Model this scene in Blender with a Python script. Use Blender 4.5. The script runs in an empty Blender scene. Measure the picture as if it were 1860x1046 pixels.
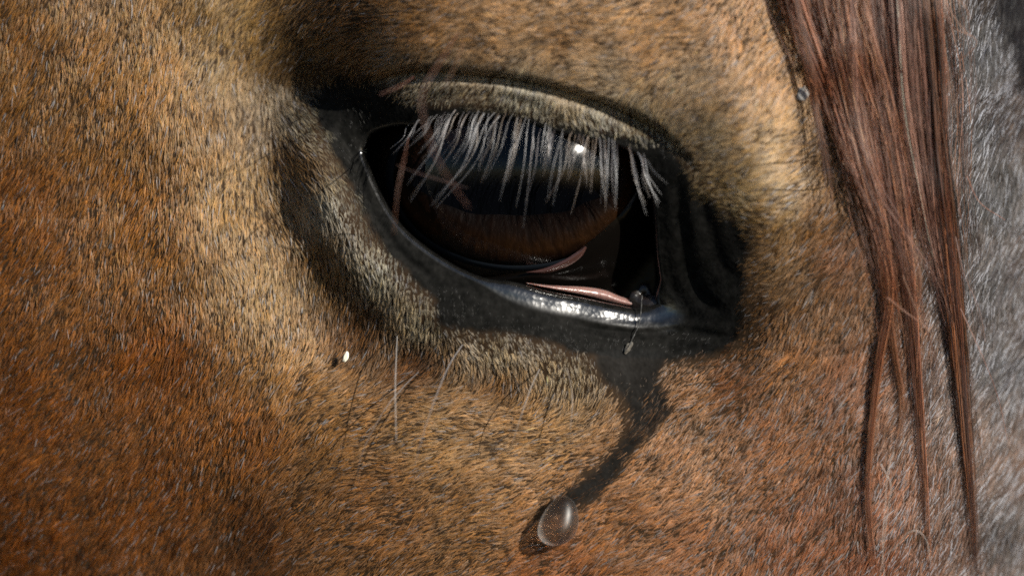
import bpy, bmesh, math
import numpy as np
from mathutils import Vector

R = np.random.default_rng(7)
S = 8.06e-5            # metres per photograph pixel at the head's own plane (frame about 15 cm wide)
D = 1.2                # camera distance in metres
CX, CY = 930.0, 523.0

# ------------------------------------------------------------------ camera, sky, sun, exposure
scene = bpy.context.scene
cam_d = bpy.data.cameras.new("camera")
cam = bpy.data.objects.new("camera", cam_d)
scene.collection.objects.link(cam)
scene.camera = cam
cam.location = (0, -D, 0)
cam.rotation_euler = (math.radians(90), 0, 0)
cam_d.sensor_width = 36
cam_d.lens = 36 * D / (1860 * S)
cam_d.clip_start, cam_d.clip_end = 0.05, 2000
cam_d.dof.use_dof = True
cam_d.dof.focus_distance = D - 10 * S
cam_d.dof.aperture_fstop = 4.6

SUN = Vector((0.72, -0.60, 0.36)).normalized()      # towards the sun
world = bpy.data.worlds.new("World")
scene.world = world
world.use_nodes = True
wn = world.node_tree
bg = wn.nodes["Background"]
sky = wn.nodes.new("ShaderNodeTexSky")
sky.sky_type = 'NISHITA'
sky.sun_disc = False
sky.dust_density = 0.3
sky.ozone_density = 3.0
sky.sun_elevation = math.asin(SUN.z)
sky.sun_rotation = math.atan2(SUN.x, SUN.y)
wn.links.new(sky.outputs[0], bg.inputs[0])
bg.inputs[1].default_value = 0.06
sl = bpy.data.lights.new("sun", 'SUN')
sl.energy = 5.0
sl.angle = math.radians(0.53)
sl.color = (1.0, 0.94, 0.84)
so = bpy.data.objects.new("sun", sl)
scene.collection.objects.link(so)
so.rotation_euler = (-SUN).to_track_quat('-Z', 'Y').to_euler()
so.location = SUN * 3
scene.view_settings.view_transform = 'Standard'
scene.view_settings.look = 'None'
scene.view_settings.exposure = 0.42
scene.view_settings.gamma = 1
scene.cycles.use_denoising = False
scene.cycles.caustics_refractive = False
scene.cycles.filter_width = 1.7
scene.cycles.max_bounces = 10
scene.cycles.transmission_bounces = 8
scene.cycles.transparent_max_bounces = 12
scene.cycles.sample_clamp_indirect = 6.0

# ------------------------------------------------------------------ helpers
def P(px, py, h):
    """photograph pixel + height above the head plane (in pixel units) -> point in metres"""
    px, py, h = (np.asarray(a, float) for a in (px, py, h))
    k = (D - h * S) / D
    return np.stack([(px - CX) * S * k, -h * S + 0 * px, (CY - py) * S * k], -1)

def lin(c):
    c = np.asarray(c, float) / 255.0
    return np.where(c <= 0.04045, c / 12.92, ((c + 0.055) / 1.055) ** 2.4)

def catmull(pts, n, closed=False):
    p = np.asarray(pts, float)
    m = len(p)
    if closed:
        idx = lambda i: p[i % m]
        segs = m
    else:
        p2 = np.vstack([2 * p[0] - p[1], p, 2 * p[-1] - p[-2]])
        idx = lambda i: p2[i + 1]
        segs = m - 1
    out = []
    per = 24
    for i in range(segs):
        a, b, c, d = idx(i - 1), idx(i), idx(i + 1), idx(i + 2)
        t = np.linspace(0, 1, per, endpoint=False)[:, None]
        out.append(0.5 * (2 * b + (c - a) * t + (2 * a - 5 * b + 4 * c - d) * t ** 2 + (3 * b - a - 3 * c + d) * t ** 3))
    out = np.vstack(out + ([p[:1]] if closed else [p[-1:]]))
    s = np.r_[0, np.cumsum(np.linalg.norm(np.diff(out[:, :2], axis=0), axis=1))]
    q = np.linspace(0, s[-1], n, endpoint=not closed)
    return np.stack([np.interp(q, s, out[:, j]) for j in range(p.shape[1])], -1)

def poly_dist(x, y, line):
    """distance to an open polyline, signed by side (positive on its left going along, image y down) and the arc fraction"""
    best = np.full(x.shape, 1e9); side = np.zeros(x.shape); arc = np.zeros(x.shape)
    n = len(line) - 1
    for i in range(n):
        ax, ay = line[i]; bx, by = line[i + 1]
        dx, dy = bx - ax, by - ay
        t = np.clip(((x - ax) * dx + (y - ay) * dy) / (dx * dx + dy * dy + 1e-9), 0, 1)
        ex, ey = x - ax - t * dx, y - ay - t * dy
        d = ex * ex + ey * ey
        w = d < best
        best = np.where(w, d, best)
        side = np.where(w, np.sign(dx * ey - dy * ex), side)
        arc = np.where(w, (i + t) / n, arc)
    return np.sqrt(best), -side, arc

def inside(x, y, poly):
    c = np.zeros(x.shape, bool)
    n = len(poly)
    for i in range(n):
        ax, ay = poly[i]; bx, by = poly[(i + 1) % n]
        if ay == by: continue
        hit = ((ay > y) != (by > y)) & (x < (bx - ax) * (y - ay) / (by - ay) + ax)
        c ^= hit
    return c

def sdf(x, y, poly):
    """signed distance to a closed polygon, negative inside"""
    d, _, _ = poly_dist(x, y, np.vstack([poly, poly[:1]]))
    return np.where(inside(x, y, poly), -d, d)

def smooth(a, b, v):
    t = np.clip((v - a) / (b - a), 0, 1)
    return t * t * (3 - 2 * t)

class Grid:
    X0, Y0, X1, Y1, ST = -700, -620, 2560, 1700, 4.0
    def __init__(self, v=None): self.v = v
    @classmethod
    def coords(cls):
        return np.meshgrid(np.arange(cls.X0, cls.X1 + 1, cls.ST), np.arange(cls.Y0, cls.Y1 + 1, cls.ST))
    def __call__(self, x, y):
        v = self.v
        fx = np.clip((x - self.X0) / self.ST, 0, v.shape[1] - 1.001); fy = np.clip((y - self.Y0) / self.ST, 0, v.shape[0] - 1.001)
        ix, iy = fx.astype(int), fy.astype(int); fx, fy = fx - ix, fy - iy
        if v.ndim == 3: fx, fy = fx[..., None], fy[..., None]
        return (v[iy, ix] * (1 - fx) + v[iy, ix + 1] * fx) * (1 - fy) + (v[iy + 1, ix] * (1 - fx) + v[iy + 1, ix + 1] * fx) * fy

def noise2(x, y, scale, seed=0):
    """smooth value noise in -1..1"""
    r = np.random.default_rng(seed)
    t = r.uniform(-1, 1, (256, 256))
    u, v = x / scale + 1000, y / scale + 1000
    i, j = np.floor(u).astype(int), np.floor(v).astype(int)
    a, b = u - i, v - j
    a, b = a * a * (3 - 2 * a), b * b * (3 - 2 * b)
    g = lambda p, q: t[q % 256, p % 256]
    return (g(i, j) * (1 - a) + g(i + 1, j) * a) * (1 - b) + (g(i, j + 1) * (1 - a) + g(i + 1, j + 1) * a) * b

def idw(x, y, pts, vals, p=3.0, soft=40.0):
    num = 0; den = 0
    for (qx, qy), v in zip(pts, vals):
        w = 1.0 / ((x - qx) ** 2 + (y - qy) ** 2 + soft * soft) ** (p / 2)
        num = num + w[..., None] * np.asarray(v, float); den = den + w
    return num / den[..., None]

def link(o, parent=None, label=None, cat=None, group=None, kind=None):
    scene.collection.objects.link(o)
    if parent is not None: o.parent = parent
    for k, v in (("label", label), ("category", cat), ("group", group), ("kind", kind)):
        if v: o[k] = v
    return o

FRONT = ('head', 'eyeball', 'iris', 'pupil', 'cornea', 'third_eyelid', 'lid_edge', 'conjunctiva')      # open sheets facing the viewer
def mesh_obj(name, verts, faces, mat, parent=None, attrs=None, smooth_=True, **kw):
    me = bpy.data.meshes.new(name)
    me.from_pydata([tuple(v) for v in verts], [], [tuple(f) for f in faces])
    bm = bmesh.new(); bm.from_mesh(me)
    bmesh.ops.recalc_face_normals(bm, faces=bm.faces)
    if name in FRONT and sum(f.normal.y * f.calc_area() for f in bm.faces) > 0:
        bmesh.ops.reverse_faces(bm, faces=bm.faces)
    bm.to_mesh(me); bm.free()
    me.materials.append(mat)
    if smooth_: me.polygons.foreach_set("use_smooth", [True] * len(me.polygons))
    for k, v in (attrs or {}).items():
        a = me.attributes.new(k, 'FLOAT', 'POINT')
        a.data.foreach_set("value", np.asarray(v, np.float32))
    me.update()
    return link(bpy.data.objects.new(name, me), parent, **kw)

def grid_faces(r, c, wrap=False):
    f = []
    cc = c if wrap else c - 1
    for i in range(r - 1):
        for j in range(cc):
            f.append((i * c + j, i * c + (j + 1) % c, (i + 1) * c + (j + 1) % c, (i + 1) * c + j))
    return f

def hair_obj(name, pts, rad, col, mat, parent=None, **kw):
    """pts (n,k,3) metres, rad (n,k) metres, col (n,3) linear"""
    n, k, _ = pts.shape
    hc = bpy.data.hair_curves.new(name)
    hc.add_curves([k] * n)
    hc.position_data.foreach_set("vector", np.ascontiguousarray(pts, np.float32).ravel())
    a = hc.attributes.get("radius") or hc.attributes.new("radius", 'FLOAT', 'POINT')
    a.data.foreach_set("value", np.ascontiguousarray(rad, np.float32).ravel())
    a = hc.attributes.new("hair_colour", 'FLOAT_COLOR', 'CURVE')
    a.data.foreach_set("color", np.ascontiguousarray(np.concatenate([col, np.ones((n, 1))], 1), np.float32).ravel())
    hc.materials.append(mat)
    return link(bpy.data.objects.new(name, hc), parent, **kw)

# ------------------------------------------------------------------ materials
def new_mat(name):
    m = bpy.data.materials.new(name); m.use_nodes = True
    return m, m.node_tree, m.node_tree.nodes, m.node_tree.links

def hair_mat(name, rough=0.32, radial=0.4, coat=0.0, body=0.5):
    m, t, n, l = new_mat(name)
    n.remove(n["Principled BSDF"])
    h = n.new("ShaderNodeBsdfHairPrincipled")
    h.parametrization = 'COLOR'
    h.inputs["Roughness"].default_value = rough
    h.inputs["Radial Roughness"].default_value = radial
    h.inputs["Coat"].default_value = coat
    h.inputs["Random Roughness"].default_value = 0.25
    a = n.new("ShaderNodeAttribute"); a.attribute_name = "hair_colour"
    l.new(a.outputs["Color"], h.inputs["Color"])
    df = n.new("ShaderNodeBsdfDiffuse"); l.new(a.outputs["Color"], df.inputs["Color"])
    mx = n.new("ShaderNodeMixShader"); mx.inputs[0].default_value = body
    l.new(h.outputs[0], mx.inputs[1]); l.new(df.outputs[0], mx.inputs[2])
    l.new(mx.outputs[0], n["Material Output"].inputs["Surface"])
    return m

M_coat = hair_mat("coat_hair", 0.27, 0.6, body=0.5)
M_long = hair_mat("long_hair", 0.25, 0.5, body=0.45)
M_lash = hair_mat("lash_hair", 0.3, 0.6, body=0.12)

def principled(name, col, rough, spec=0.5, coat=0.0, coat_r=0.05, bump=None, trans=0.0, ior=1.45, sss=0.0):
    m, t, n, l = new_mat(name)
    b = n["Principled BSDF"]
    b.inputs["Base Color"].default_value = (*col, 1)
    b.inputs["Roughness"].default_value = rough
    b.inputs["Specular IOR Level"].default_value = spec
    b.inputs["Coat Weight"].default_value = coat
    b.inputs["Coat Roughness"].default_value = coat_r
    b.inputs["Transmission Weight"].default_value = trans
    b.inputs["IOR"].default_value = ior
    if sss:
        b.inputs["Subsurface Weight"].default_value = sss
        b.inputs["Subsurface Radius"].default_value = (0.002, 0.0008, 0.0005)
        b.inputs["Subsurface Scale"].default_value = 0.6
    if bump:
        tc = n.new("ShaderNodeTexCoord")
        nz = n.new("ShaderNodeTexNoise"); nz.inputs["Scale"].default_value = bump[0]; nz.inputs["Detail"].default_value = 4
        bp = n.new("ShaderNodeBump"); bp.inputs["Strength"].default_value = bump[1]; bp.inputs["Distance"].default_value = bump[2]
        l.new(tc.outputs["Object"], nz.inputs["Vector"]); l.new(nz.outputs[0], bp.inputs["Height"]); l.new(bp.outputs[0], b.inputs["Normal"])
        l.new(bp.outputs[0], b.inputs["Coat Normal"])
    return m

def skin_material():
    """dark hide: plain under the coat, black and leathery where bare, wet at the lid margin"""
    m, t, n, l = new_mat("hide")
    b = n["Principled BSDF"]
    tc = n.new("ShaderNodeTexCoord")
    at = lambda k: (lambda a: (setattr(a, "attribute_name", k), a)[1])(n.new("ShaderNodeAttribute"))
    bare, wet = at("bare"), at("wet")
    nz = n.new("ShaderNodeTexNoise"); nz.inputs["Scale"].default_value = 900; nz.inputs["Detail"].default_value = 5
    l.new(tc.outputs["Object"], nz.inputs["Vector"])
    r1 = n.new("ShaderNodeValToRGB")
    r1.color_ramp.elements[0].color = (0.005, 0.005, 0.0045, 1); r1.color_ramp.elements[1].color = (0.014, 0.0135, 0.0125, 1)
    r1.color_ramp.elements[0].position = 0.35; r1.color_ramp.elements[1].position = 0.75
    l.new(nz.outputs[0], r1.inputs[0])
    mx = n.new("ShaderNodeMix"); mx.data_type = 'RGBA'
    mx.inputs["A"].default_value = (0.035, 0.022, 0.013, 1)
    l.new(bare.outputs["Fac"], mx.inputs["Factor"]); l.new(r1.outputs[0], mx.inputs["B"])
    l.new(mx.outputs["Result"], b.inputs["Base Color"])
    mr = n.new("ShaderNodeMapRange"); mr.inputs["To Min"].default_value = 0.62; mr.inputs["To Max"].default_value = 0.16
    l.new(wet.outputs["Fac"], mr.inputs["Value"]); l.new(mr.outputs[0], b.inputs["Roughness"])
    l.new(wet.outputs["Fac"], b.inputs["Coat Weight"]); sp = n.new("ShaderNodeMapRange"); sp.inputs["To Min"].default_value = 0.03; sp.inputs["To Max"].default_value = 0.9; l.new(wet.outputs["Fac"], sp.inputs["Value"]); l.new(sp.outputs[0], b.inputs["Specular IOR Level"]); b.inputs["Coat Roughness"].default_value = 0.16
    vo = n.new("ShaderNodeTexVoronoi"); vo.inputs["Scale"].default_value = 1500
    l.new(tc.outputs["Object"], vo.inputs["Vector"])
    ad = n.new("ShaderNodeMath"); ad.operation = 'ADD'
    l.new(vo.outputs["Distance"], ad.inputs[0]); l.new(nz.outputs[0], ad.inputs[1])
    bp = n.new("ShaderNodeBump"); bp.inputs["Strength"].default_value = 0.14; bp.inputs["Distance"].default_value = 0.0003
    l.new(ad.outputs[0], bp.inputs["Height"]); l.new(bp.outputs[0], b.inputs["Normal"])
    nz2 = n.new("ShaderNodeTexNoise"); nz2.inputs["Scale"].default_value = 1400; nz2.inputs["Detail"].default_value = 3
    l.new(tc.outputs["Object"], nz2.inputs["Vector"])
    bp2 = n.new("ShaderNodeBump"); bp2.inputs["Strength"].default_value = 0.12; bp2.inputs["Distance"].default_value = 0.0002
    l.new(nz2.outputs[0], bp2.inputs["Height"]); l.new(bp2.outputs[0], b.inputs["Coat Normal"])
    return m
M_skin = skin_material()

# ------------------------------------------------------------------ the lie of the head: heights from landmarks
GC, GH, GR = (958.0, 304.0), -230.0, 300.0          # centre and radius of the eyeball
OPEN = [(656,275,-35),(672,240,-20),(718,224,12),(763,222,38),(822,206,66),(900,209,76),(949,215,80),(1000,233,82),(1062,249,84),(1127,262,86),
        (1166,287,82),(1186,332,74),(1193,400,52),(1198,470,20),(1208,530,-12),(1211,562,-16),(1162,581,-6),(1110,574,10),(1049,561,28),(987,549,44),
        (926,531,56),(869,510,58),(820,487,50),(775,458,40),(735,425,28),(705,388,12),(682,345,-8),(665,305,-25)]
LAND = [  # cheek behind the eye
 (-650,-500,-420),(-650,300,-380),(-650,1000,-420),(-650,1600,-560),(0,-500,-130),(0,-50,-50),(0,300,-38),(0,600,-46),(0,900,-84),(0,1150,-150),(0,1600,-260),
 (200,0,-30),(200,350,-20),(200,700,-32),(200,1000,-78),(370,0,-28),(385,250,-10),(415,430,0),(450,600,6),(400,800,-14),(400,1000,-56),(430,1500,-160),
 # groove beside and below the fold
 (465,20,-54),(474,140,-66),(488,215,-66),(494,290,-48),(520,390,-28),(570,490,-12),(640,585,-2),(750,650,24),(900,700,34),(1040,716,30),
 # fold
 (545,190,-58),(552,250,-24),(566,290,6),(600,370,34),(655,465,50),(730,545,60),(820,598,64),(900,626,60),(990,650,54),(1080,672,36),
 # lower lid skin
 (620,310,6),(680,430,38),(760,500,56),(840,550,64),(940,585,60),(1050,608,40),(1150,622,14),
 # side of face below
 (600,720,14),(750,780,36),(900,850,46),(620,900,10),(760,1000,22),(1000,960,46),(1120,760,36),(1150,680,22),(1240,690,26),(1250,850,50),(1200,1020,48),(900,1500,-40),
 # corner and hollow at its inner side
 (1245,420,58),(1300,460,52),(1300,540,26),(1260,580,0),(1330,620,28),(1220,330,92),(1380,520,58),(1420,600,58),(1400,720,52),(1450,850,50),(1480,1020,40),
 # fossa and brow
 (535,50,-30),(550,130,-48),(600,185,-42),(535,-60,-36),(600,40,14),(600,-60,14),(520,-250,-50),(600,108,-12),(650,108,26),(700,108,60),(670,40,60),(670,-60,60),(770,98,100),(770,30,114),(770,-60,104),(870,116,112),(880,40,138),(880,-60,120),(900,-250,90),
 (960,124,116),(1020,50,134),(1060,152,118),(1020,-80,112),(1140,110,134),(1180,20,122),(1200,-100,102),(1200,-250,80),(1150,190,112),(1200,226,106),(1240,180,132),(1300,80,132),(1330,190,152),(1290,300,122),
 (1390,290,128),(1330,390,98),(1400,400,104),(1425,180,112),(1478,310,76),(1482,180,72),(1478,60,76),(1450,450,72),(1480,-200,66),
 (780,152,70),(860,158,88),(940,170,98),(1020,190,100),(1090,212,98),(1150,236,94),
 # forehead
 (1540,100,80),(1545,300,80),(1530,500,76),(1560,700,54),(1600,950,30),(1620,0,70),(1640,300,66),(1660,600,38),(1700,900,-4),(1720,0,44),(1740,200,24),(1760,450,-6),(1780,700,-44),
 (1850,300,-90),(1850,60,-120),(1850,550,-100),(1850,900,-118),(1960,100,-330),(1960,500,-270),(1960,900,-270),(2150,0,-700),(2150,500,-640),(2150,1000,-620),(2500,-400,-1300),(2500,500,-1300),(2500,1500,-1300),
 (1700,1500,-120),(1650,-500,20)]

def tps(pts):
    q = np.array(pts, float); n = len(q)
    def U(d2): return np.where(d2 > 0, 0.5 * d2 * np.log(d2 + 1e-12), 0)
    xy = q[:, :2] / 500.0
    d2 = ((xy[:, None] - xy[None]) ** 2).sum(-1)
    A = np.zeros((n + 3, n + 3)); A[:n, :n] = U(d2) + np.eye(n) * 2e-4
    A[:n, n] = 1; A[:n, n + 1:] = xy; A[n, :n] = 1; A[n + 1:, :n] = xy.T
    w = np.linalg.solve(A, np.r_[q[:, 2], 0, 0, 0])
    def f(x, y):
        x, y = x / 500.0, y / 500.0
        o = w[n] + w[n + 1] * x + w[n + 2] * y
        for i in range(n):
            o = o + w[i] * U((x - xy[i, 0]) ** 2 + (y - xy[i, 1]) ** 2)
        return o
    return f

gx, gy = Grid.coords()
H0 = tps(OPEN + LAND)(gx, gy)
CREASE = catmull([(640,160),(700,140),(770,131),(850,136),(930,146),(1010,162),(1080,184),(1150,214),(1210,252),(1262,310),(1300,372)], 60)
cd, cs, ca = poly_dist(gx, gy, CREASE)
taper = smooth(0.0, 0.12, ca) * (1 - smooth(0.66, 0.95, ca))
above = cs * cd                                   # positive on the brow side
H = H0 - 18 * np.exp(-(cd / np.where(above > 0, 8.0, 17.0)) ** 2) * taper
H += taper * np.where(above > 0, 15 * (1 - np.exp(-above / 7)) * np.exp(-above / 70), 0)
def crease(line, depth, width, n=30):
    global H
    d, s, a = poly_dist(gx, gy, catmull(line, n))
    H = H - depth * np.exp(-(d / width) ** 2) * smooth(0, .15, a) * (1 - smooth(.85, 1, a)) + 0.45 * depth * np.exp(-((d - 1.9 * width) / width) ** 2) * smooth(0, .15, a) * (1 - smooth(.85, 1, a))
# wrinkles of the bare skin at the inner corner and the lower lid
crease([(1225,310),(1236,370),(1242,450),(1268,530),(1330,580)], 3, 11)
crease([(1262,340),(1290,420),(1310,480),(1352,520)], 2.5, 12)
crease([(1215,604),(1260,604),(1310,614),(1340,604)], 4, 8)
crease([(1030,588),(1110,602),(1190,606),(1240,594)], 4, 7)
crease([(640,300),(672,380),(730,462),(800,520)], 4, 8)
crease([(610,230),(640,290),(668,370)], 4, 9)
crease([(720,196),(800,178),(900,174),(1000,198)], 2, 9)
# soft unevenness
H += 2.0 * noise2(gx, gy, 70, 3) + 0.6 * noise2(gx, gy, 26, 4)
HF = Grid(H)
gyy, gxx = np.gradient(H, Grid.ST)
SLX, SLY = Grid(gxx), Grid(gyy)

# bare black skin around the lids
BARE = catmull([(590,150),(560,185),(590,240),(625,310),(660,385),(700,450),(750,505),(790,545),(800,585),(850,598),(930,600),(1000,622),(1070,645),(1150,655),(1250,648),
                (1325,625),(1352,560),(1350,480),(1360,430),(1310,385),(1270,345),(1240,300),(1210,268),(1165,252),(1100,244),(1040,232),(980,218),(900,200),(820,196),(740,190),(690,160),(640,140)], 160, True)
OPENC = catmull([p[:2] for p in OPEN], 240, True)
TRACK = catmull([(1085,640),(1090,690),(1118,712),(1138,745),(1135,785),(1098,830),(1060,866),(1010,900),(986,926),(992,940),(1020,938),(1040,935),(1052,922),(1085,905),(1112,885),(1130,855),(1160,815),(1195,780),(1222,752),(1218,715),(1200,690),(1210,640)], 130, True)
bare_g = Grid(sdf(gx, gy, BARE)); open_g = Grid(sdf(gx, gy, OPENC)); track_g = Grid(sdf(gx, gy, TRACK))

# ------------------------------------------------------------------ horse: hide mesh
horse = link(bpy.data.objects.new("horse", None), None, "brown horse's head with dark wet eye, pale lashes and auburn forelock", "horse")
NA = 900
C0 = np.array([930.0, 392.0])
dense = catmull([p for p in OPEN], 4000, True)
ang = np.unwrap(np.arctan2(dense[:, 1] - C0[1], dense[:, 0] - C0[0]))
arc = np.arange(4000) / 4000 * 2 * np.pi
key = 0.6 * (ang - ang[0]) + 0.4 * arc * np.sign(ang[-1] - ang[0])
sgn = np.sign(key[-1] - key[0])
pos = np.interp(np.linspace(0, 2 * np.pi, NA, endpoint=False), np.r_[sgn * key, 2 * np.pi], np.r_[np.arange(4000), 3999.999])
ring = dense[np.clip(pos.astype(int), 0, 3999)]
nxt = dense[(np.clip(pos.astype(int), 0, 3999) + 1) % 4000]
ring = ring + (nxt - ring) * (pos % 1)[:, None]
tan = np.roll(ring[:, :2], -3, 0) - np.roll(ring[:, :2], 3, 0)
tan /= np.linalg.norm(tan, axis=1)[:, None]
nin = np.stack([-tan[:, 1], tan[:, 0]], -1)
if ((C0 - ring[:, :2]) * nin).sum() < 0: nin = -nin
for _ in range(14):
    nin = nin * .5 + (np.roll(nin, 1, 0) + np.roll(nin, -1, 0)) * .25
nin /= np.linalg.norm(nin, axis=1)[:, None]
low = smooth(500, 540, ring[:, 1]) * smooth(840, 920, ring[:, 0])
lowl = smooth(330, 420, ring[:, 1]) * (1 - smooth(840, 920, ring[:, 0]))
marg = 7 + 15 * low + 1 * lowl
rings = []; wet_l = []; bare_l = []
for f, dz, w in ((-0.4, -240, 0), (0.3, -120, 0), (0.9, -52, 0), (1.02, -26, .8), (0.93, -14, 1), (0.72, -6.5, 1), (0.42, -2.5, 1), (0.15, -0.6, .9)):
    p = ring[:, :2] + nin * (marg * f)[:, None]
    hh = HF(ring[:, 0], ring[:, 1]) + dz
    rings.append(np.c_[p, hh]); wet_l.append(np.full(NA, w)); bare_l.append(np.ones(NA))
t, st = 0.0, 2.4
dirs = ring[:, :2] - C0; rad0 = np.linalg.norm(dirs, axis=1); dirs = dirs / rad0[:, None]
a0 = np.arctan2(dirs[:, 1], dirs[:, 0])
outer = 1.0 / (np.abs(np.cos(a0) / 1480) ** 4 + np.abs(np.sin(a0) / 960) ** 4) ** 0.25
ts = []
while t < 1.0:
    ts.append(t); t += st / 1200.0; st = min(st * 1.022, 15)
ts.append(1.0)
for tt in ts:
    p = ring[:, :2] + dirs * ((outer - rad0) * tt)[:, None]
    hh = HF(p[:, 0], p[:, 1])
    b = 1 - smooth(-6, 10, bare_g(p[:, 0], p[:, 1]) + 5 * noise2(p[:, 0], p[:, 1], 14, 9))
    o = open_g(p[:, 0], p[:, 1])
    wl = (1 - smooth(0, 4 + 16 * low, o)) * 0.9 + 0.75 * (1 - smooth(10, 42, np.hypot(p[:, 0] - 1210, p[:, 1] - 568)))
    wl = np.maximum(wl, (1 - smooth(-8, 6, track_g(p[:, 0], p[:, 1]))) * 0.04)
    b = np.maximum(b, (1 - smooth(-14, 2, track_g(p[:, 0], p[:, 1]))) * 0.9)
    rings.append(np.c_[p, hh]); wet_l.append(np.clip(wl, 0, 1)); bare_l.append(b)
for back, sc in ((-250, 1.02), (-700, 1.0), (-1500, 0.9)):
    p = C0 + dirs * (outer * sc)[:, None]
    hh = HF(C0[0] + dirs[:, 0] * outer, C0[1] + dirs[:, 1] * outer) + back
    rings.append(np.c_[p, hh]); wet_l.append(np.zeros(NA)); bare_l.append(np.zeros(NA))
rings = np.array(rings)
V = P(rings[..., 0], rings[..., 1], rings[..., 2]).reshape(-1, 3)
F = grid_faces(len(rings), NA, True)
# orient outwards (towards the viewer)
mesh_obj("head", V, F, M_skin, horse, {"wet": np.concatenate(wet_l), "bare": np.concatenate(bare_l)})

# ------------------------------------------------------------------ eyeball
M_sclera = principled("dark_sclera", (0.010, 0.007, 0.005), 0.18, 0.5, 0.6, 0.05)
def iris_material():
    m, t, n, l = new_mat("iris")
    b = n["Principled BSDF"]; b.inputs["Roughness"].default_value = 0.6; b.inputs["Specular IOR Level"].default_value = 0.05
    ra = n.new("ShaderNodeAttribute"); ra.attribute_name = "radial"
    an = n.new("ShaderNodeAttribute"); an.attribute_name = "around"
    cx = n.new("ShaderNodeCombineXYZ")
    m1 = n.new("ShaderNodeMath"); m1.operation = 'MULTIPLY'; m1.inputs[1].default_value = 15
    l.new(an.outputs["Fac"], m1.inputs[0]); l.new(m1.outputs[0], cx.inputs[0])
    m2 = n.new("ShaderNodeMath"); m2.operation = 'MULTIPLY'; m2.inputs[1].default_value = 3.2
    l.new(ra.outputs["Fac"], m2.inputs[0]); l.new(m2.outputs[0], cx.inputs[1])
    nz = n.new("ShaderNodeTexNoise"); nz.inputs["Scale"].default_value = 1.0; nz.inputs["Detail"].default_value = 4
    l.new(cx.outputs[0], nz.inputs["Vector"])
    r = n.new("ShaderNodeValToRGB")
    e = r.color_ramp.elements
    e[0].position, e[0].color = 0.15, (0.004, 0.0014, 0.0005, 1)
    e[1].position, e[1].color = 0.85, (0.028, 0.0105, 0.0028, 1)
    l.new(nz.outputs[0], r.inputs[0])
    r2 = n.new("ShaderNodeValToRGB")
    e = r2.color_ramp.elements
    e[0].position, e[0].color = 0.02, (0.10, 0.06, 0.04, 1)
    e[1].position, e[1].color = 1.0, (0.03, 0.03, 0.03, 1)
    x = e.new(0.35); x.color = (0.30, 0.26, 0.22, 1)
    x = e.new(0.72); x.color = (1, 1, 1, 1)
    x = e.new(0.90); x.color = (0.30, 0.24, 0.18, 1)
    l.new(ra.outputs["Fac"], r2.inputs[0])
    mx = n.new("ShaderNodeMix"); mx.data_type = 'RGBA'; mx.blend_type = 'MULTIPLY'; mx.inputs["Factor"].default_value = 1
    l.new(r.outputs[0], mx.inputs["A"]); l.new(r2.outputs[0], mx.inputs["B"]); l.new(mx.outputs["Result"], b.inputs["Base Color"])
    bp = n.new("ShaderNodeBump"); bp.inputs["Strength"].default_value = 0.6; bp.inputs["Distance"].default_value = 0.0004
    l.new(nz.outputs[0], bp.inputs["Height"]); l.new(bp.outputs[0], b.inputs["Normal"])
    return m
M_iris = iris_material()
M_pupil = principled("pupil_dark", (0.0012, 0.0014, 0.002), 0.9, 0.0)
def cornea_material():
    m, t, n, l = new_mat("cornea")
    n.remove(n["Principled BSDF"])
    g = n.new("ShaderNodeBsdfGlossy"); g.inputs["Roughness"].default_value = 0.11
    tr = n.new("ShaderNodeBsdfTransparent"); tr.inputs[0].default_value = (0.93, 0.95, 0.97, 1)
    fr = n.new("ShaderNodeFresnel"); fr.inputs["IOR"].default_value = 1.40
    ge = n.new("ShaderNodeNewGeometry"); iv = n.new("ShaderNodeMath"); iv.operation = 'SUBTRACT'; iv.inputs[0].default_value = 1
    l.new(ge.outputs["Backfacing"], iv.inputs[1])
    ml = n.new("ShaderNodeMath"); ml.operation = 'MULTIPLY'; l.new(fr.outputs[0], ml.inputs[0]); l.new(iv.outputs[0], ml.inputs[1])
    mx = n.new("ShaderNodeMixShader")
    l.new(ml.outputs[0], mx.inputs[0]); l.new(tr.outputs[0], mx.inputs[1]); l.new(g.outputs[0], mx.inputs[2])
    l.new(mx.outputs[0], n["Material Output"].inputs["Surface"])
    return m
M_cornea = cornea_material()

IC = np.array([938.0, 322.0]); IA, IB = 224.0, 160.0     # limbus ellipse in the head plane
na = 160
th = np.linspace(0, 2 * np.pi, na, endpoint=False)
def globe_h(x, y):
    r2 = (x - GC[0]) ** 2 + (y - GC[1]) ** 2
    return GH + np.sqrt(np.maximum(GR ** 2 - r2, 0))
lx, ly = IC[0] + IA * np.cos(th), IC[1] + IB * np.sin(th)
lh = globe_h(lx, ly)
# sclera: from the limbus back round the globe
rws = []
lim = np.stack([lx - GC[0], ly - GC[1], lh - GH], -1); lim /= np.linalg.norm(lim, axis=1)[:, None]
for f in np.linspace(0, 1, 26):
    v = lim * (1 - f) + np.stack([lim[:, 0], lim[:, 1], np.full(na, -1.2)], -1) * f
    if f == 1: v = np.stack([0.02 * np.cos(th), 0.02 * np.sin(th), np.full(na, -1.0)], -1)
    v /= np.linalg.norm(v, axis=1)[:, None]
    rws.append(np.stack([GC[0] + GR * v[:, 0], GC[1] + GR * v[:, 1], GH + GR * v[:, 2]], -1))
rws = np.array(rws)
eye = mesh_obj("eyeball", P(rws[..., 0], rws[..., 1], rws[..., 2]).reshape(-1, 3), grid_faces(len(rws), na, True), M_sclera, horse)
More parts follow.
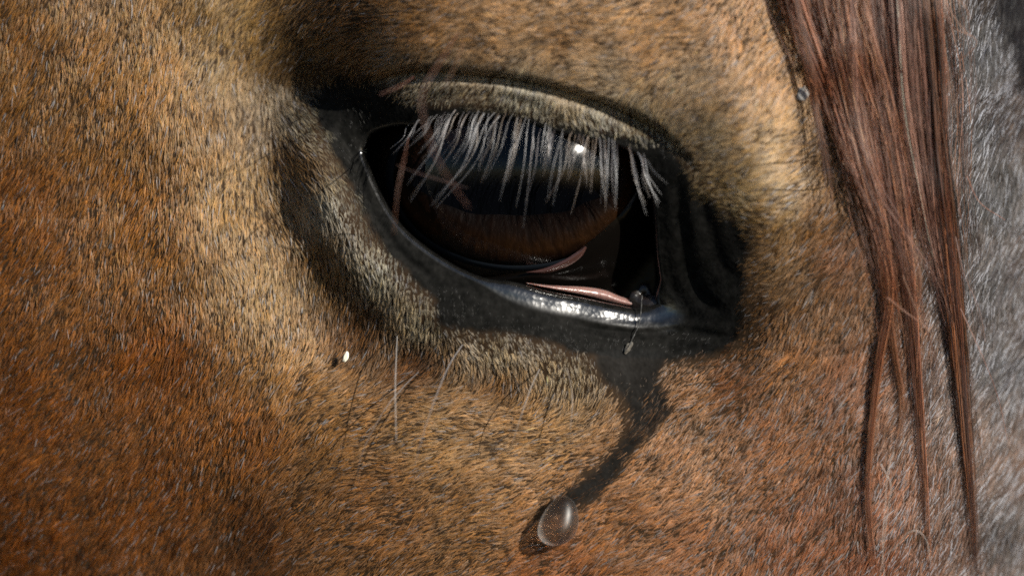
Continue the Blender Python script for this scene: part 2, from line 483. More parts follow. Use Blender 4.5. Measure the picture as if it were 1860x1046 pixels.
# iris ring with a wide oval pupil
PC = np.array([934.0, 322.0]); PA, PB = 182.0, 70.0
rws, rr, aa = [], [], []
for f in np.linspace(0, 1, 22):
    wob = 1 + 0.02 * np.sin(7 * th) * (1 - f) + 0.015 * np.sin(13 * th + 1) * (1 - f)
    ix, iy = PC[0] + PA * np.cos(th) * wob, PC[1] + PB * np.sin(th) * wob
    x, y = ix * (1 - f) + lx * f, iy * (1 - f) + ly * f
    h = lh * f + (18) * (1 - f) + 16 * np.sin(np.pi * f) - 10 * (f > 0.96)
    rws.append(np.stack([x, y, h], -1)); rr.append(np.full(na, f)); aa.append(th)
rws = np.array(rws)
mesh_obj("iris", P(rws[..., 0], rws[..., 1], rws[..., 2]).reshape(-1, 3), grid_faces(len(rws), na, True), M_iris, eye, {"radial": np.concatenate(rr), "around": np.concatenate(aa)})
rws = [np.stack([PC[0] + (PA + 8) * k * np.cos(th), PC[1] + (PB + 8) * k * np.sin(th), np.full(na, 8 - 14 * (1 - k))], -1) for k in (1, .75, .5, .25, .02)]
rws = np.array(rws)
mesh_obj("pupil", P(rws[..., 0], rws[..., 1], rws[..., 2]).reshape(-1, 3), grid_faces(len(rws), na, True), M_pupil, eye)
# cornea dome, sitting on the limbus
rws = []
for f in np.linspace(0, 1, 30):
    k = max(f, 0.012)
    x, y = IC[0] + (IA + 3) * k * np.cos(th), IC[1] + (IB + 3) * k * np.sin(th)
    dome = globe_h(x, y) + 3 + 22 * (1 - k * k) ** 1.2
    rws.append(np.stack([x, y, dome], -1))
rws = np.array(rws)
mesh_obj("cornea", P(rws[..., 0], rws[..., 1], rws[..., 2]).reshape(-1, 3), grid_faces(len(rws), na, True), M_cornea, eye)

M_limbus = principled("limbus_ring", (0.006, 0.008, 0.011), 0.5, 0.05)
rws = []
for k, dz in ((0.985, 3.2), (1.0, 5.2), (1.025, 5.2), (1.045, 1.0)):
    x, y = IC[0] + (IA + 3) * k * np.cos(th), IC[1] + (IB + 3) * k * np.sin(th)
    rws.append(np.stack([x, y, globe_h(x, y) + dz], -1))
rws = np.array(rws)
mesh_obj("limbus", P(rws[..., 0], rws[..., 1], rws[..., 2]).reshape(-1, 3), grid_faces(4, na, True), M_limbus, eye)

# third eyelid, conjunctiva, caruncle
M_nict = principled("wet_dark_membrane", (0.003, 0.0024, 0.002), 0.14, 0.08, 0.0, 0.10, bump=(700, 0.3, 0.0002))
M_pink = principled("wet_pink_membrane", (0.27, 0.15, 0.13), 0.4, 0.5, 1.0, 0.22, bump=(700, 0.5, 0.0003), sss=0.35)
def h3(x, y):
    g = globe_h(x, y) + 13
    return np.logaddexp(g / 14.0, -62 / 14.0) * 14.0
ed = catmull([(820,500),(900,503),(985,488),(1038,466),(1062,446),(1100,414),(1140,368),(1172,318),(1190,270)], 60)
bo = catmull([(820,545),(920,560),(1010,575),(1090,592),(1160,605),(1240,600),(1250,520),(1240,420),(1235,290)], 60)
rws = []
for f in np.linspace(0, 1, 24):
    q = ed * (1 - f) + bo * f
    h = h3(q[:, 0], q[:, 1]) - 10 * np.exp(-(f / 0.05) ** 2) + 3 * np.sin(q[:, 0] * .05 + f * 9) * f
    rws.append(np.c_[q, h])
rws = np.array(rws)
lid3 = mesh_obj("third_eyelid", P(rws[..., 0], rws[..., 1], rws[..., 2]).reshape(-1, 3), grid_faces(24, 60), M_nict, horse)
M_edge = principled('lid_edge_pink', (0.06, 0.027, 0.022), 0.3, 0.5, 0.8, 0.06)
# pink free edge of the third eyelid
def strip(name, a, b, ha, hb, bulge, mat, parent, n=40, k=9):
    a, b = catmull(a, n), catmull(b, n)
    r = []
    for f in np.linspace(0, 1, k):
        q = a * (1 - f) + b * f
        h = (np.interp(np.linspace(0, 1, n), np.linspace(0, 1, len(ha)), ha) * (1 - f) + np.interp(np.linspace(0, 1, n), np.linspace(0, 1, len(hb)), hb) * f) + bulge * np.sin(np.pi * f)
        r.append(np.c_[q, h])
    r = np.array(r)
    return mesh_obj(name, P(r[..., 0], r[..., 1], r[..., 2]).reshape(-1, 3), grid_faces(k, n), mat, parent)
hh_ = lambda pts, dz: [float(h3(np.array(x), np.array(y))) + dz for x, y in pts]
ea = [(955,494),(990,487),(1025,472),(1050,456),(1062,446)]; eb = [(957,495),(992,496),(1030,484),(1056,466),(1066,450)]
strip("lid_edge", ea, eb, hh_(ea, -3), hh_(eb, -1), 5, M_edge, lid3)
ca_ = [(955,513),(1000,518),(1060,521),(1098,527),(1126,538),(1172,554)]; cb_ = [(958,515),(1000,524),(1060,535),(1098,544),(1126,552),(1170,560)]
strip("conjunctiva", ca_, cb_, [16, 4, -14, -30, -40, -48], [24, 12, -8, -26, -36, -44], 7, M_pink, horse)
def blob(name, c, h, rx, ry, rh, mat, parent, amp=0.15, seed=1, rot=0.0, **kw):
    r = np.random.default_rng(seed)
    U_, W_ = 20, 28
    vs = []
    k1 = r.normal(size=(6, 3)) * 2.2; ph = r.uniform(0, 6, 6)
    for i in range(U_ + 1):
        for j in range(W_):
            a, b = math.pi * i / U_, 2 * math.pi * j / W_
            d = np.array([math.sin(a) * math.cos(b), math.sin(a) * math.sin(b), math.cos(a)])
            s = 1 + amp * sum(math.sin(k @ d + p) for k, p in zip(k1, ph)) / 3
            x, y = d[0] * rx * s, d[1] * ry * s
            vs.append((c[0] + x * math.cos(rot) - y * math.sin(rot), c[1] + x * math.sin(rot) + y * math.cos(rot), h + d[2] * rh * s))
    vs = np.array(vs)
    return mesh_obj(name, P(vs[:, 0], vs[:, 1], vs[:, 2]), grid_faces(U_ + 1, W_, True), mat, parent, **kw)
M_car = principled("caruncle_skin", (0.010, 0.007, 0.006), 0.4, 0.3, 0.5, 0.2, bump=(1500, 0.5, 0.0003))
blob("caruncle", (1170, 538), -44, 34, 18, 14, M_car, horse, 0.6, 5, 0.3)

# ------------------------------------------------------------------ coat
FLOW = [((50,100),(-.35,1)),((50,450),(-.6,1)),((50,850),(-1,1)),((300,100),(-.25,1)),((300,400),(-.3,1)),((300,750),(-.7,1)),((430,250),(-.05,1)),((440,420),(.08,1)),((470,560),(.1,1)),((450,750),(-.4,1)),((450,950),(-.6,1)),
 ((520,380),(.25,1)),((560,230),(.8,.6)),((610,330),(.6,.9)),((660,470),(.15,1)),((740,560),(.1,1)),((850,610),(.25,1)),((960,640),(.3,1)),((1060,660),(.2,1)),((640,600),(-.4,1)),((620,700),(-1,.5)),
 ((760,720),(-1,.12)),((900,760),(-1,.1)),((1040,800),(-1,.16)),((680,850),(-1,.3)),((850,950),(-1,.35)),((1010,1000),(-1,.55)),((600,980),(-1,.8)),((1150,700),(-.6,.9)),((1130,900),(-1,.6)),((1250,850),(-1,.75)),((1250,720),(-.9,.7)),
 ((1300,660),(-1,.5)),((1400,780),(-.8,1)),((1420,1000),(-.7,1)),((1480,600),(-.45,1)),((1600,800),(-.5,1)),((1620,1000),(-.5,1)),((1720,600),(-.35,1)),((1800,900),(-.4,1)),((1800,400),(-.2,1)),((1780,100),(-.3,1)),((1560,300),(-.2,1)),
 ((700,40),(-1,.1)),((900,60),(-1,.06)),((1080,40),(-1,.05)),((1080,150),(-1,-.2)),((1240,60),(-1,.25)),((1350,60),(-.5,1)),((1400,160),(-.5,.9)),((1280,180),(-.9,.5)),((1340,270),(-1,.15)),((1420,300),(-.8,.6)),((1360,380),(-1,-.15)),((1440,430),(-.5,.9)),((1400,500),(-.8,.5)),
 ((560,50),(-.8,.6)),((820,170),(-.6,.8)),((950,185),(-.2,1)),((1060,215),(.3,.9)),((1150,240),(.4,.8))]
FP = [f[0] for f in FLOW]
FV = [np.array(f[1], float) / np.hypot(*f[1]) for f in FLOW]
COL = [((50,100),(152,106,52)),((40,400),(152,96,40)),((40,750),(140,86,36)),((60,1000),(136,82,34)),((260,150),(168,120,60)),((270,400),(168,112,48)),((300,650),(152,94,42)),((300,900),(138,86,40)),
 ((430,60),(140,112,66)),((430,330),(164,126,72)),((470,520),(164,126,74)),((530,640),(168,124,70)),((450,780),(150,98,50)),((450,980),(112,74,44)),((530,300),(120,92,56)),((570,480),(130,98,56)),
 ((575,230),(146,148,146)),((625,350),(150,150,146)),((690,480),(160,160,152)),((770,580),(172,168,156)),((900,640),(178,170,156)),((1020,665),(170,158,140)),((650,600),(124,84,44)),((760,650),(128,84,46)),((900,690),(150,108,64)),
 ((620,760),(170,126,76)),((800,780),(182,142,94)),((980,760),(186,144,94)),((700,930),(168,120,74)),((900,920),(178,132,84)),((1020,1010),(164,104,60)),((1120,930),(170,116,72)),((1250,850),(192,140,100)),((1280,1000),(178,118,76)),((1260,720),(176,126,84)),((1340,690),(130,78,36)),
 ((1430,640),(184,128,76)),((1420,800),(178,116,70)),((1450,980),(164,98,56)),((1550,700),(156,104,78)),((1580,900),(146,92,68)),((1600,1030),(132,76,48)),((1700,700),(90,70,68)),((1720,950),(104,72,60)),((1820,650),(52,52,64)),((1820,950),(58,52,58)),((1800,350),(44,46,58)),((1780,80),(40,42,54)),((1870,20),(30,26,26)),((1770,230),(44,46,58)),((1780,500),(50,50,62)),  # bluish forehead tones carry the sky's sheen in the hair colour
 ((1560,200),(110,78,62)),((1540,450),(140,92,62)),((1640,300),(100,72,60)),
 ((650,50),(130,92,52)),((760,40),(176,132,82)),((900,50),(184,144,102)),((1050,60),(176,136,94)),((1080,140),(182,158,134)),((1200,60),(180,134,82)),((1350,40),(182,124,58)),((1400,130),(190,136,72)),((1250,160),(186,162,138)),((1300,250),(168,150,124)),((1400,230),(188,146,84)),((1360,330),(160,138,96)),((1310,380),(130,112,76)),((1430,380),(156,122,64)),((1400,470),(134,104,68)),((1480,250),(150,110,58)),((1490,400),(150,104,54)),((1370,560),(110,80,48)),
 ((800,165),(146,144,140)),((950,180),(172,174,172)),((1080,210),(176,176,170)),((1170,240),(156,152,136)),((560,120),(90,72,48))]
CP = [c[0] for c in COL]
CVv = [lin(c[1]) for c in COL]

GAIN = np.array([0.96, 0.83, 0.60])
def coat(n_try, x0, x1, y0, y1):
    x = R.uniform(x0, x1, n_try); y = R.uniform(y0, y1, n_try)
    sx, sy = SLX(x, y), SLY(x, y)
    slope = np.sqrt(1 + sx * sx + sy * sy)
    b = bare_g(x, y); o = open_g(x, y); tr = track_g(x, y)
    edge = b + 10 * noise2(x, y, 22, 11) + 6 * noise2(x, y, 8, 12)
    furry = smooth(-14, 14, edge)
    sparse = 0.6 * smooth(14, 30, o) * (1 - furry)         # thin dark hairs on the bare skin
    dens = np.minimum(slope / 1.6, 1.6) * (furry + sparse) * (o > 3)
    dens = dens * (1 - 0.2 * (tr < 0))
    keep = R.uniform(0, 1.6, n_try) < dens
    x, y, b, o, tr, furry = (a[keep] for a in (x, y, b, o, tr, furry))
    n = len(x)
    fv = idw(x, y, FP, FV, 3.0, 35)
    fv /= np.linalg.norm(fv, axis=1)[:, None] + 1e-9
    a = 0.20 * noise2(x, y, 60, 21) + 0.18 * noise2(x, y, 20, 22) + R.normal(0, 0.13, n)
    ca, sa = np.cos(a), np.sin(a)
    d = np.stack([fv[:, 0] * ca - fv[:, 1] * sa, fv[:, 0] * sa + fv[:, 1] * ca], -1)
    L = R.uniform(15, 31, n) * (1 + 0.25 * noise2(x, y, 40, 31)) * (0.9 + 0.2 * smooth(1500, 1750, x))
    L *= 1 - 0.42 * (1 - smooth(0, 90, b)) * (y < 700)
    L *= np.where(furry < .5, 0.75, 1.0)
    L *= 1 + 0.25 * smooth(1450, 1750, x)
    trm = track_g(x + d[:, 0] * L * .6, y + d[:, 1] * L * .6)
    wet = 1 - smooth(-6, 4, np.minimum(tr, trm) + 9 * noise2(x, y, 11, 41) + R.normal(0, 3, n))
    # tufts: hairs of one cell lean to a common tip
    cell = 11.0
    ci, cj = np.floor(x / cell), np.floor(y / cell)
    hsh = lambda k: np.modf(np.abs(np.sin(ci * 127.1 + cj * 311.7 + k * 74.7) * 43758.5453))[0]
    ctr = np.stack([(ci + 0.2 + 0.6 * hsh(1)) * cell, (cj + 0.2 + 0.6 * hsh(2)) * cell], -1)
    off = ctr - np.stack([x, y], -1)
    clump = np.where(wet > .5, 0.85, 0.25 + 0.45 * R.uniform(0, 1, n))[:, None]
    K = 6
    s = np.linspace(0, 1, K)
    curl = R.normal(0, 0.09, n)
    lift0 = R.uniform(0.06, 0.22, n) * np.where(wet > .5, 0.45, 1.0) * (1 + 0.15 * np.where((b > -10) & (b < 80) & (y < 700), 1, 0))
    pts = np.zeros((n, K, 3))
    perp = np.stack([-d[:, 1], d[:, 0]], -1)
    for k, t_ in enumerate(s):
        q = np.stack([x, y], -1) + d * (L * t_)[:, None] + perp * (curl * L * t_ * t_)[:, None] + off * clump * t_
        if k == 0: q0 = q
        # never over the open eye
        oo = open_g(q[:, 0], q[:, 1])
        bad = oo < 2
        q = np.where(bad[:, None], pts[:, max(k - 1, 0), :2] + d * 0.5 + 0, q) if k else q
        pts[:, k, :2] = q
        pts[:, k, 2] = HF(q[:, 0], q[:, 1]) - 1.0 + lift0 * L * (t_ ** 0.8) * (1 - 0.35 * t_)
    rad = np.clip(R.normal(0.62, 0.14, n), 0.32, 1.1)            # photo pixels
    rad *= np.where(furry < .5, 0.7, 1.0)
    prof = np.array([0.85, 1.0, 1.0, 0.9, 0.65, 0.15])
    col = idw(x, y, CP, CVv, 3.4, 28)
    # individual and tuft-to-tuft hair colour, spread wider on the forehead for painted highlights
    far = smooth(1500, 1720, x)
    v = np.exp(R.normal(0, 1, n) * (0.20 + 0.40 * far) + 0.3 * far * (hsh(7) * 2 - 1) + 0.22 * (hsh(5) - 0.5) * 2 + 0.14 * noise2(x, y, 34, 51))
    bright = R.uniform(0, 1, n) < 0.15
    v = np.where(bright, v * 1.55, v)
    col = col * v[:, None] * GAIN
    warm = R.normal(0, 0.10, n) + 0.10 * noise2(x, y, 28, 52)
    col = col * np.stack([1 + warm * .5, 1 + 0 * warm, 1 - warm], -1)
    lum = (col * np.array([.3, .6, .1])).sum(1)[:, None]
    k_ = np.clip(R.normal(0.06 + 0.12 * smooth(350, 800, x) + 0.12 * smooth(1050, 1400, x), 0.16, n), 0, 0.8)[:, None]
    col = col * (1 - k_) + lum * np.array([1.10, 1.0, 0.84]) * k_
    corner = smooth(-8, 14, (x - 1812) - 0.42 * np.maximum(y, 0))          # shaded backdrop past the forehead edge, painted dark into the hair colour
    glint = R.uniform(0, 1, n) < (0.045 + 0.105 * far + 0.07 * smooth(1150, 1400, x) * smooth(600, 780, y) * (1 - far)) * (1 - corner)  # glints painted as scattered pale hairs, denser on forehead and lower right
    col = np.where(glint[:, None], np.array([0.33, 0.31, 0.31]) * (1 - far[:, None]) + np.array([0.38, 0.39, 0.44]) * far[:, None], col)
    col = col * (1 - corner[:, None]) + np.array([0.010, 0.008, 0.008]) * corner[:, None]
    left_tone = 1 - 0.14 * (1 - smooth(150, 420, x))  # coat a deeper brown towards the left
    col = col * left_tone[:, None]
    dark = (R.uniform(0, 1, n) < 0.07) | ((hsh(6) < 0.08) & (R.uniform(0, 1, n) < 0.7))
    col = np.where(dark[:, None], col * 0.34, col)
    col = np.where((furry < .5)[:, None], np.array([0.026, 0.024, 0.021]) * v[:, None], col)
    blk = 1 - smooth(-10, 34, b + 14 * noise2(x, y, 30, 61))       # the dark rim of the bare patch stains the first hairs
    col = col * (1 - 0.75 * blk)[:, None]
    col = col * (1 - np.where(R.uniform(0, 1, n) < .2, 0.5, 0.84) * wet)[:, None]
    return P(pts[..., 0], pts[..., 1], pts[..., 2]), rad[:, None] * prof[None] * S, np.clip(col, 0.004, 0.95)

FUR_N = 700000
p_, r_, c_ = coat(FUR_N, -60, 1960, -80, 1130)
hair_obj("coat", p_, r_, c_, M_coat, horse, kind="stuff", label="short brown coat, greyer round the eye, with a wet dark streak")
pp, rp, cp = [], [], []
for bx in ((-540, -60, -560, 1340), (1960, 2380, -560, 1340), (-60, 1960, -560, -80), (-60, 1960, 1130, 1340)):
    a_, b_, c2_ = coat(45000, *bx)
    pp.append(a_); rp.append(b_ * 1.7); cp.append(c2_)
hair_obj("outer_coat", np.concatenate(pp), np.concatenate(rp), np.concatenate(cp), M_coat, horse, kind="stuff")

# ------------------------------------------------------------------ long hairs
def strand(ctrl, k=14):
    q = catmull(ctrl, k)
    return P(q[:, 0], q[:, 1], q[:, 2])

def single_hair(name, ctrl, r0, r1, col, mat, k=14, taper=0.6):
    p = strand(ctrl, k)[None]
    s = np.linspace(0, 1, k)
    r = (r0 * (1 - s ** 1.5) + r1 * s ** 1.5)[None] * S
    return hair_obj(name, p, r, lin(col)[None], mat, horse)

# eyelashes: root on the upper lid margin, out towards the viewer and then hanging
up = catmull([(735,232),(763,224),(822,207),(900,210),(949,216),(1000,234),(1062,250),(1127,263),(1165,283),(1178,300)], 400)
x = 742.0
while x < 1182:
    u = (x - 735) / 445.0
    ln0 = R.uniform(75, 200) * (0.6 + 0.5 * math.sin(math.pi * min(1, 0.2 + u * 0.75)))
    if u > .92: ln0 *= 0.8
    if u < .16: ln0 *= 0.55
    lean0 = np.interp(u, [0, .2, .45, .7, .88, 1], [-0.80, -0.45, -0.20, -0.10, 0.08, 0.40]) + R.normal(0, 0.09)
    out0 = R.uniform(22, 62)
    tipx = x + lean0 * ln0
    for m in range(R.integers(1, 5)):                     # a few hairs meet in one wet tuft
        bx = np.clip(x + R.normal(0, 7), 738, 1178)
        by = float(np.interp(bx, up[:, 0], up[:, 1])) - R.uniform(-2, 9)
        ln = ln0 * R.uniform(0.72, 1.08)
        hb = float(HF(np.array(bx), np.array(by))) - 3
        out = out0 * R.uniform(.8, 1.2)
        tx = tipx + R.normal(0, 4) + (bx - x) * 0.25
        c = [(bx, by, hb), (bx + (tx - bx) * .18, by + ln * .16, hb + out * .55), (bx + (tx - bx) * .42 + R.normal(0, 2.5), by + ln * .54, hb + out * .95), (tx, by + ln, hb + out)]
        pale = R.uniform(0, 1)
        col = np.array((236, 234, 240) if pale < .55 else ((226, 190, 164) if pale < .8 else (120, 112, 116)), float)
        col *= np.interp(u, [0, .35, .7, 1], [.6, .8, 1.05, 1.05])  # sunlit right and dimmer left put into the lash colour
        single_hair("eyelash", c, R.uniform(0.42, 0.76), 0.10, col, M_lash, 10)
    x += R.uniform(8, 15)
# tactile hairs below and around the eye
W = [([(722,600,20),(720,640,60),(718,710,90),(720,800,110)], (170,165,160)),
     ([(768,668,18),(735,700,50),(700,742,75),(665,805,90),(650,860,90),(662,912,60)], (90,84,82)),
     ([(840,626,62),(815,665,85),(790,725,110),(768,790,120),(752,850,115)], (110,106,108)),
     ([(980,670,50),(966,700,75),(950,745,95),(930,805,100)], (140,134,130)),
     ([(1030,668,50),(1040,720,70),(1036,780,85)], (110,100,92)),
     ([(1520,264,110),(1500,261,160),(1465,259,190),(1424,264,210)], (30,28,30)),
     ([(1545,318,110),(1520,311,150),(1475,306,180),(1432,304,200)], (30,28,30)),
     ([(832,60,180),(800,112,330),(768,170,380),(772,225,390),(800,300,380),(852,378,350)], (150,100,84)),
     ([(842,78,170),(826,122,270),(806,160,300)], (150,112,90)),
     ([(742,250,80),(735,285,230),(722,350,260),(716,425,250)], (140,96,80)),
     ([(752,140,120),(728,156,210),(690,172,230)], (140,90,76)),
     ([(720,300,150),(760,315,190),(850,342,190)], (90,70,66))]
for c, col in W:
    near = max(q[2] for q in c) > 220
    single_hair("whisker", c, 0.75 if near else 1.1, 0.35, col, M_long, 20)

# forelock: each lock a bundle of its own
fore = link(bpy.data.objects.new("forelock", None), horse)
def lock(name, ctrl, n, w0, w1, cols, lift=22, rr=0.8, wave=3.0, end=(0.42, 1.0), parent=None):
    base = np.array(ctrl, float); n = int(n * 1.8); rr = rr * 0.72
    K = 26
    g = catmull(base, K)
    tg = np.gradient(g, axis=0); tg /= np.linalg.norm(tg, axis=1)[:, None]
    nr = np.stack([-tg[:, 1], tg[:, 0]], -1)
    s = np.linspace(0, 1, K)
    wid = np.interp(s, np.linspace(0, 1, len(w1)) if hasattr(w1, '__len__') else [0, 1], w1 if hasattr(w1, '__len__') else [w0, w1])
    q = np.zeros((n, K, 3)); rad = np.zeros((n, K)); col = np.zeros((n, 3))
    subs = np.stack([R.normal(0, 0.5, max(5, n // 8)), R.uniform(0, 1, max(5, n // 8)), R.normal(0, .35, max(5, n // 8)), R.uniform(0, 6.28, max(5, n // 8))], -1)
    for i in range(n):
        j_ = R.integers(len(subs)); u = subs[j_, 0] + R.normal(0, 0.14); v = np.clip(subs[j_, 1] + R.normal(0, .12), 0, 1); e = R.uniform(*end)
        se = s * e
        gi = np.stack([np.interp(se, s, g[:, j]) for j in range(2)], -1); ni = np.stack([np.interp(se, s, nr[:, j]) for j in range(2)], -1)
        wi = np.interp(se, s, wid)
        ph, ph2 = subs[j_, 3] + R.normal(0, .5), R.uniform(0, 6.28)
        lat = u * wi + wave * (np.sin(se * 7 + ph) + 0.5 * np.sin(se * R.uniform(12, 20) + ph2)) * (0.3 + 0.7 * np.minimum(wi / 20, 1))
        if R.uniform() < 0.10: lat = lat + R.normal(0, 14) * se ** 2
        xy = gi + ni * lat[:, None]
        hh = np.maximum(HF(xy[:, 0], xy[:, 1]), HF(gi[:, 0], gi[:, 1]) - 12) + lift * (0.4 + 0.9 * v) * (1 - 0.6 * np.clip(xy[:, 1] / 900, 0, 1)) + 4 * np.sin(se * 7 + ph)
        q[i] = np.c_[xy, hh]
        rad[i] = rr * R.uniform(0.7, 1.25) * (1 - 0.75 * s ** 3) * np.clip(s * 12 + .15, 0, 1)
        cc = lin(cols[R.integers(len(cols))]) * math.exp(R.normal(0, .45) + 1.3 * subs[j_, 2])
        col[i] = cc
    return hair_obj(name, P(q[..., 0], q[..., 1], q[..., 2]), rad * S, np.clip(col, 0.004, 0.9), M_long, parent or fore)

BR = [(100,56,38),(80,44,31),(118,70,46),(56,33,27),(140,90,62)]
GR_ = [(96,64,52),(80,52,44),(58,40,36),(124,90,76)]
DK = [(60,36,28),(44,28,24),(90,52,34),(30,22,22),(130,80,50)]
AU = [(122,78,52),(104,64,44),(140,94,64),(84,52,40)]
lock("lock", [(1400,-160),(1450,0),(1500,140),(1545,270),(1590,380),(1625,500),(1640,600)], 120, 0, [46,44,36,30,24,16,8], BR, 22)
lock("lock", [(1470,-160),(1500,0),(1535,150),(1570,300),(1602,430),(1618,540),(1600,640),(1585,760),(1576,900),(1592,1060)], 130, 0, [44,44,40,34,24,13,8,6,5,5], BR + AU, 20)
lock("lock", [(1530,-160),(1548,0),(1570,140),(1590,280),(1600,400),(1612,520),(1626,640),(1640,740),(1622,840)], 120, 0, [46,46,40,30,22,14,8,6,4], AU, 18)
lock("lock", [(1580,-160),(1592,0),(1608,160),(1628,320),(1645,460),(1658,560),(1668,680),(1676,800),(1684,920),(1692,1060)], 120, 0, [46,46,42,32,20,12,9,8,7,6], GR_ + BR, 18)
lock("lock", [(1630,-160),(1640,0),(1652,140),(1668,280),(1690,420),(1716,540),(1736,640)], 120, 0, [44,44,42,36,26,18,12], GR_, 30)
lock("lock", [(1672,-160),(1682,0),(1696,140),(1706,280),(1720,400),(1732,510),(1742,620),(1752,740),(1762,860),(1776,1060)], 190, 0, [20,20,18,16,16,15,13,11,9,8], DK, 28, 0.9)
lock("lock", [(1690,-160),(1702,0),(1712,140),(1716,280),(1724,400),(1738,520),(1748,640),(1756,760)], 70, 0, [16,18,16,14,14,12,10,8], BR, 26)
lock("lock", [(1420,-160),(1436,0),(1462,110),(1480,220),(1500,330),(1505,430)], 26, 0, [16,16,14,14,12,10], DK, 40)
lock("lock", [(1545,-60),(1560,200),(1590,330),(1640,420),(1700,520),(1735,600)], 10, 0, [20,18,16,14,10], GR_, 50, wave=6)
lock("lock", [(1500,-160),(1520,0),(1560,170),(1600,340),(1630,500),(1650,640),(1665,800)], 34, 0, [110,110,100,90,76,60,50], AU + BR, 26, 0.7, 9.0)
lock("lock", [(1600,-160),(1615,0),(1640,170),(1665,340),(1690,500),(1715,640),(1735,800)], 30, 0, [110,110,100,90,70,50,40], GR_ + BR, 24, 0.7, 9.0)
lock("lock", [(1690,-160),(1706,0),(1722,170),(1734,340),(1750,500),(1764,640)], 26, 0, [50,50,50,46,40,30], DK + GR_, 22, 0.7, 9.0)
FLY = [([(1716,-10,110),(1716,30,115),(1712,48,110)],(200,170,150)),([(1716,0,110),(1740,42,120),(1762,66,110)],(200,150,120)),([(1708,20,105),(1735,52,112),(1768,68,100),(1772,84,95),(1745,110,90)],(180,120,90)),
       ([(1735,-5,105),(1752,12,108),(1764,36,100)],(190,140,110)),([(1756,320,60),(1780,368,70),(1826,400,40)],(180,110,80)),([(1612,540,110),(1650,570,105),(1690,598,90)],(170,110,84)),
       ([(1624,820,85),(1612,860,88),(1608,920,86),(1603,985,84),(1607,1060,80)],(215,205,195)),([(1600,842,85),(1618,880,88),(1612,930,86),(1604,1000,84),(1598,1060,80)],(200,190,180)),
       ([(1606,1008,84),(1630,990,90),(1648,968,94),(1668,964,92),(1684,984,86),(1690,1020,80)],(205,195,185)),
       ([(1640,500,110),(1672,580,100),(1690,604,95)],(170,120,90)),([(1745,560,60),(1790,660,60),(1815,730,30),(1830,800,20)],(150,90,70)),([(1650,430,110),(1672,500,100),(1668,570,90)],(180,120,90)),
       ([(1736,430,70),(1752,500,70),(1778,560,50),(1790,620,40)],(150,110,96))]
for c, col in FLY:
    o = single_hair("stray_hair", c, 0.65, 0.35, col, M_long, 22)
    o.parent = fore

# ------------------------------------------------------------------ things on the coat
def water_material():
    m, t, n, l = new_mat("tear_water")
    n.remove(n["Principled BSDF"])
    rf = n.new("ShaderNodeBsdfRefraction"); rf.inputs["IOR"].default_value = 1.336; rf.inputs["Roughness"].default_value = 0.0
    tp = n.new("ShaderNodeBsdfTransparent")
    tl = n.new("ShaderNodeBsdfTranslucent"); tl.inputs[0].default_value = (0.9, 0.9, 0.88, 1)
    gl = n.new("ShaderNodeBsdfGlossy"); gl.inputs["Roughness"].default_value = 0.38
    fr = n.new("ShaderNodeFresnel"); fr.inputs["IOR"].default_value = 1.42
    m1, m2, m3 = (n.new("ShaderNodeMixShader") for _ in range(3))
    m1.inputs[0].default_value = 0.5; m2.inputs[0].default_value = 0.13
    l.new(rf.outputs[0], m1.inputs[1]); l.new(tp.outputs[0], m1.inputs[2])
    l.new(m1.outputs[0], m2.inputs[1]); l.new(tl.outputs[0], m2.inputs[2])
    ge = n.new("ShaderNodeNewGeometry"); iv = n.new("ShaderNodeMath"); iv.operation = 'SUBTRACT'; iv.inputs[0].default_value = 1
    l.new(ge.outputs["Backfacing"], iv.inputs[1])                      # sheen and cloudiness belong to the outer skin of the drop
    k1 = n.new("ShaderNodeMath"); k1.operation = 'MULTIPLY'; l.new(fr.outputs[0], k1.inputs[0]); l.new(iv.outputs[0], k1.inputs[1])
    k2 = n.new("ShaderNodeMath"); k2.operation = 'MULTIPLY'; k2.inputs[0].default_value = 0.42; l.new(iv.outputs[0], k2.inputs[1]); l.new(k2.outputs[0], m2.inputs[0])
    l.new(k1.outputs[0], m3.inputs[0]); l.new(m2.outputs[0], m3.inputs[1]); l.new(gl.outputs[0], m3.inputs[2])
    l.new(m3.outputs[0], n["Material Output"].inputs["Surface"])
    return m
M_water = water_material()
def teardrop():
    base = float(HF(np.array(1012.), np.array(950.)))
    ns, nt = 40, 36
    ax0, ax1 = np.array([1025., 901.]), np.array([1006., 991.])       # top, bottom
    rows = []
    for i in range(ns + 1):
        f = 0.5 - 0.5 * math.cos(math.pi * i / ns)
        c = ax0 * (1 - f) + ax1 * f
        # half-width profile: narrow neck, full belly
        w = 39 * (math.sqrt(max(0, 1 - ((f - 0.58) / 0.58) ** 2)) if f < 0.58 else math.sqrt(max(0, 1 - ((f - 0.58) / 0.42) ** 2))) * (0.80 + 0.2 * f) + 0.4
        hh = 38 * (w / 40) ** 0.6 * (0.7 + 0.35 * f)
        for j in range(nt):
            a = 2 * math.pi * j / nt
            z = math.sin(a)
            rows.append((c[0] + w * math.cos(a), c[1] + 0.02 * w * math.cos(a), base + 12 + (z * hh if z > 0 else z * 12)))
    v = np.array(rows)
    return mesh_obj("teardrop", P(v[:, 0], v[:, 1], v[:, 2]), grid_faces(ns + 1, nt, True), M_water, None,
                    label="clear round teardrop at the lower end of the wet streak", cat="tear")
teardrop()
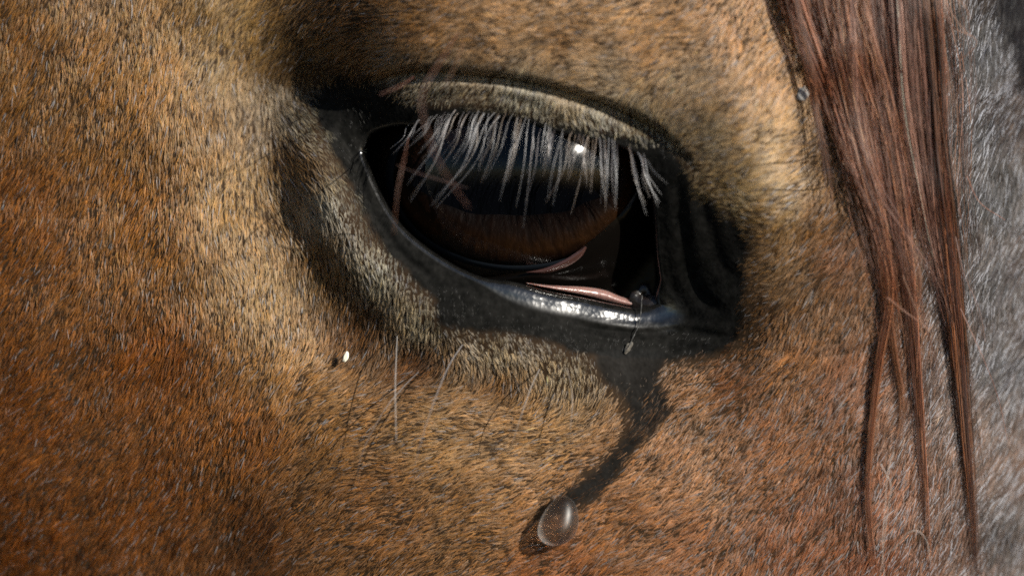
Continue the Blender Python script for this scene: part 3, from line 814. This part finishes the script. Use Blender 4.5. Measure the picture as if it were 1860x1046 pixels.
M_seed = principled("pale_husk", (0.80, 0.76, 0.62), 0.5, 0.4)
sx_, sy_ = 628., 648.
o = blob("chaff_fleck", (sx_, sy_), float(HF(np.array(sx_), np.array(sy_))) + 18, 4.6, 10, 3, M_seed, None, 0.12, 3, 0.35, label="small white husk fleck caught in the tan cheek hair", cat="chaff")
M_crust = principled("dried_tear_crust", (0.11, 0.10, 0.085), 0.9, 0.3, bump=(2500, 0.6, 0.0003))
blob("tear_crust", (1141, 632), float(HF(np.array(1141.), np.array(632.))) + 4, 5, 10, 3, M_crust, None, 0.5, 8, 0.35, label="small beige crumb of dried tear under the lower lid", cat="crumb")
M_mucus = principled("mucus", (0.035, 0.035, 0.034), 0.5, 0.3, 0.1, 0.2)
def tube(name, ctrl, r, mat, parent=None, n=26, k=8, **kw):
    g = catmull(ctrl, n); vs = []
    for i in range(n):
        for j in range(k):
            a = 2 * math.pi * j / k
            rr = r * (0.8 + 0.35 * math.sin(i * 1.7))
            vs.append((g[i, 0] + rr * math.cos(a), g[i, 1], g[i, 2] + rr * math.sin(a)))
    v = np.array(vs)
    return mesh_obj(name, P(v[:, 0], v[:, 1], v[:, 2]), grid_faces(n, k, True), mat, parent, **kw)
hf = lambda a, b: float(HF(np.array(float(a)), np.array(float(b))))
tube("mucus_strand", [(1166,536,-8),(1165,552,-2),(1164,566,4),(1160,590,hf(1160,590)+8),(1150,612,hf(1150,612)+6),(1142,630,hf(1142,630)+8)], 1.3, M_mucus, None, label="thin clear mucus thread across the lower lid near the corner", cat="mucus")
M_scab = principled("grey_scab", (0.30, 0.29, 0.28), 0.6, 0.4, 0.1, 0.3, bump=(1800, 0.6, 0.0003))
for (x_, y_, a_, b_, lab) in ((1484, 134, 11, 15, "grey flake behind the forelock above a smaller flake"), (1459, 168, 8, 12, "smaller grey flake beside the brow near the forelock")):
    blob("skin_flake", (x_, y_), hf(x_, y_) + 9, a_, b_, 4, M_scab, None, 0.6, x_, 0.2, label=lab, cat="flake", group="grey flakes by the forelock")
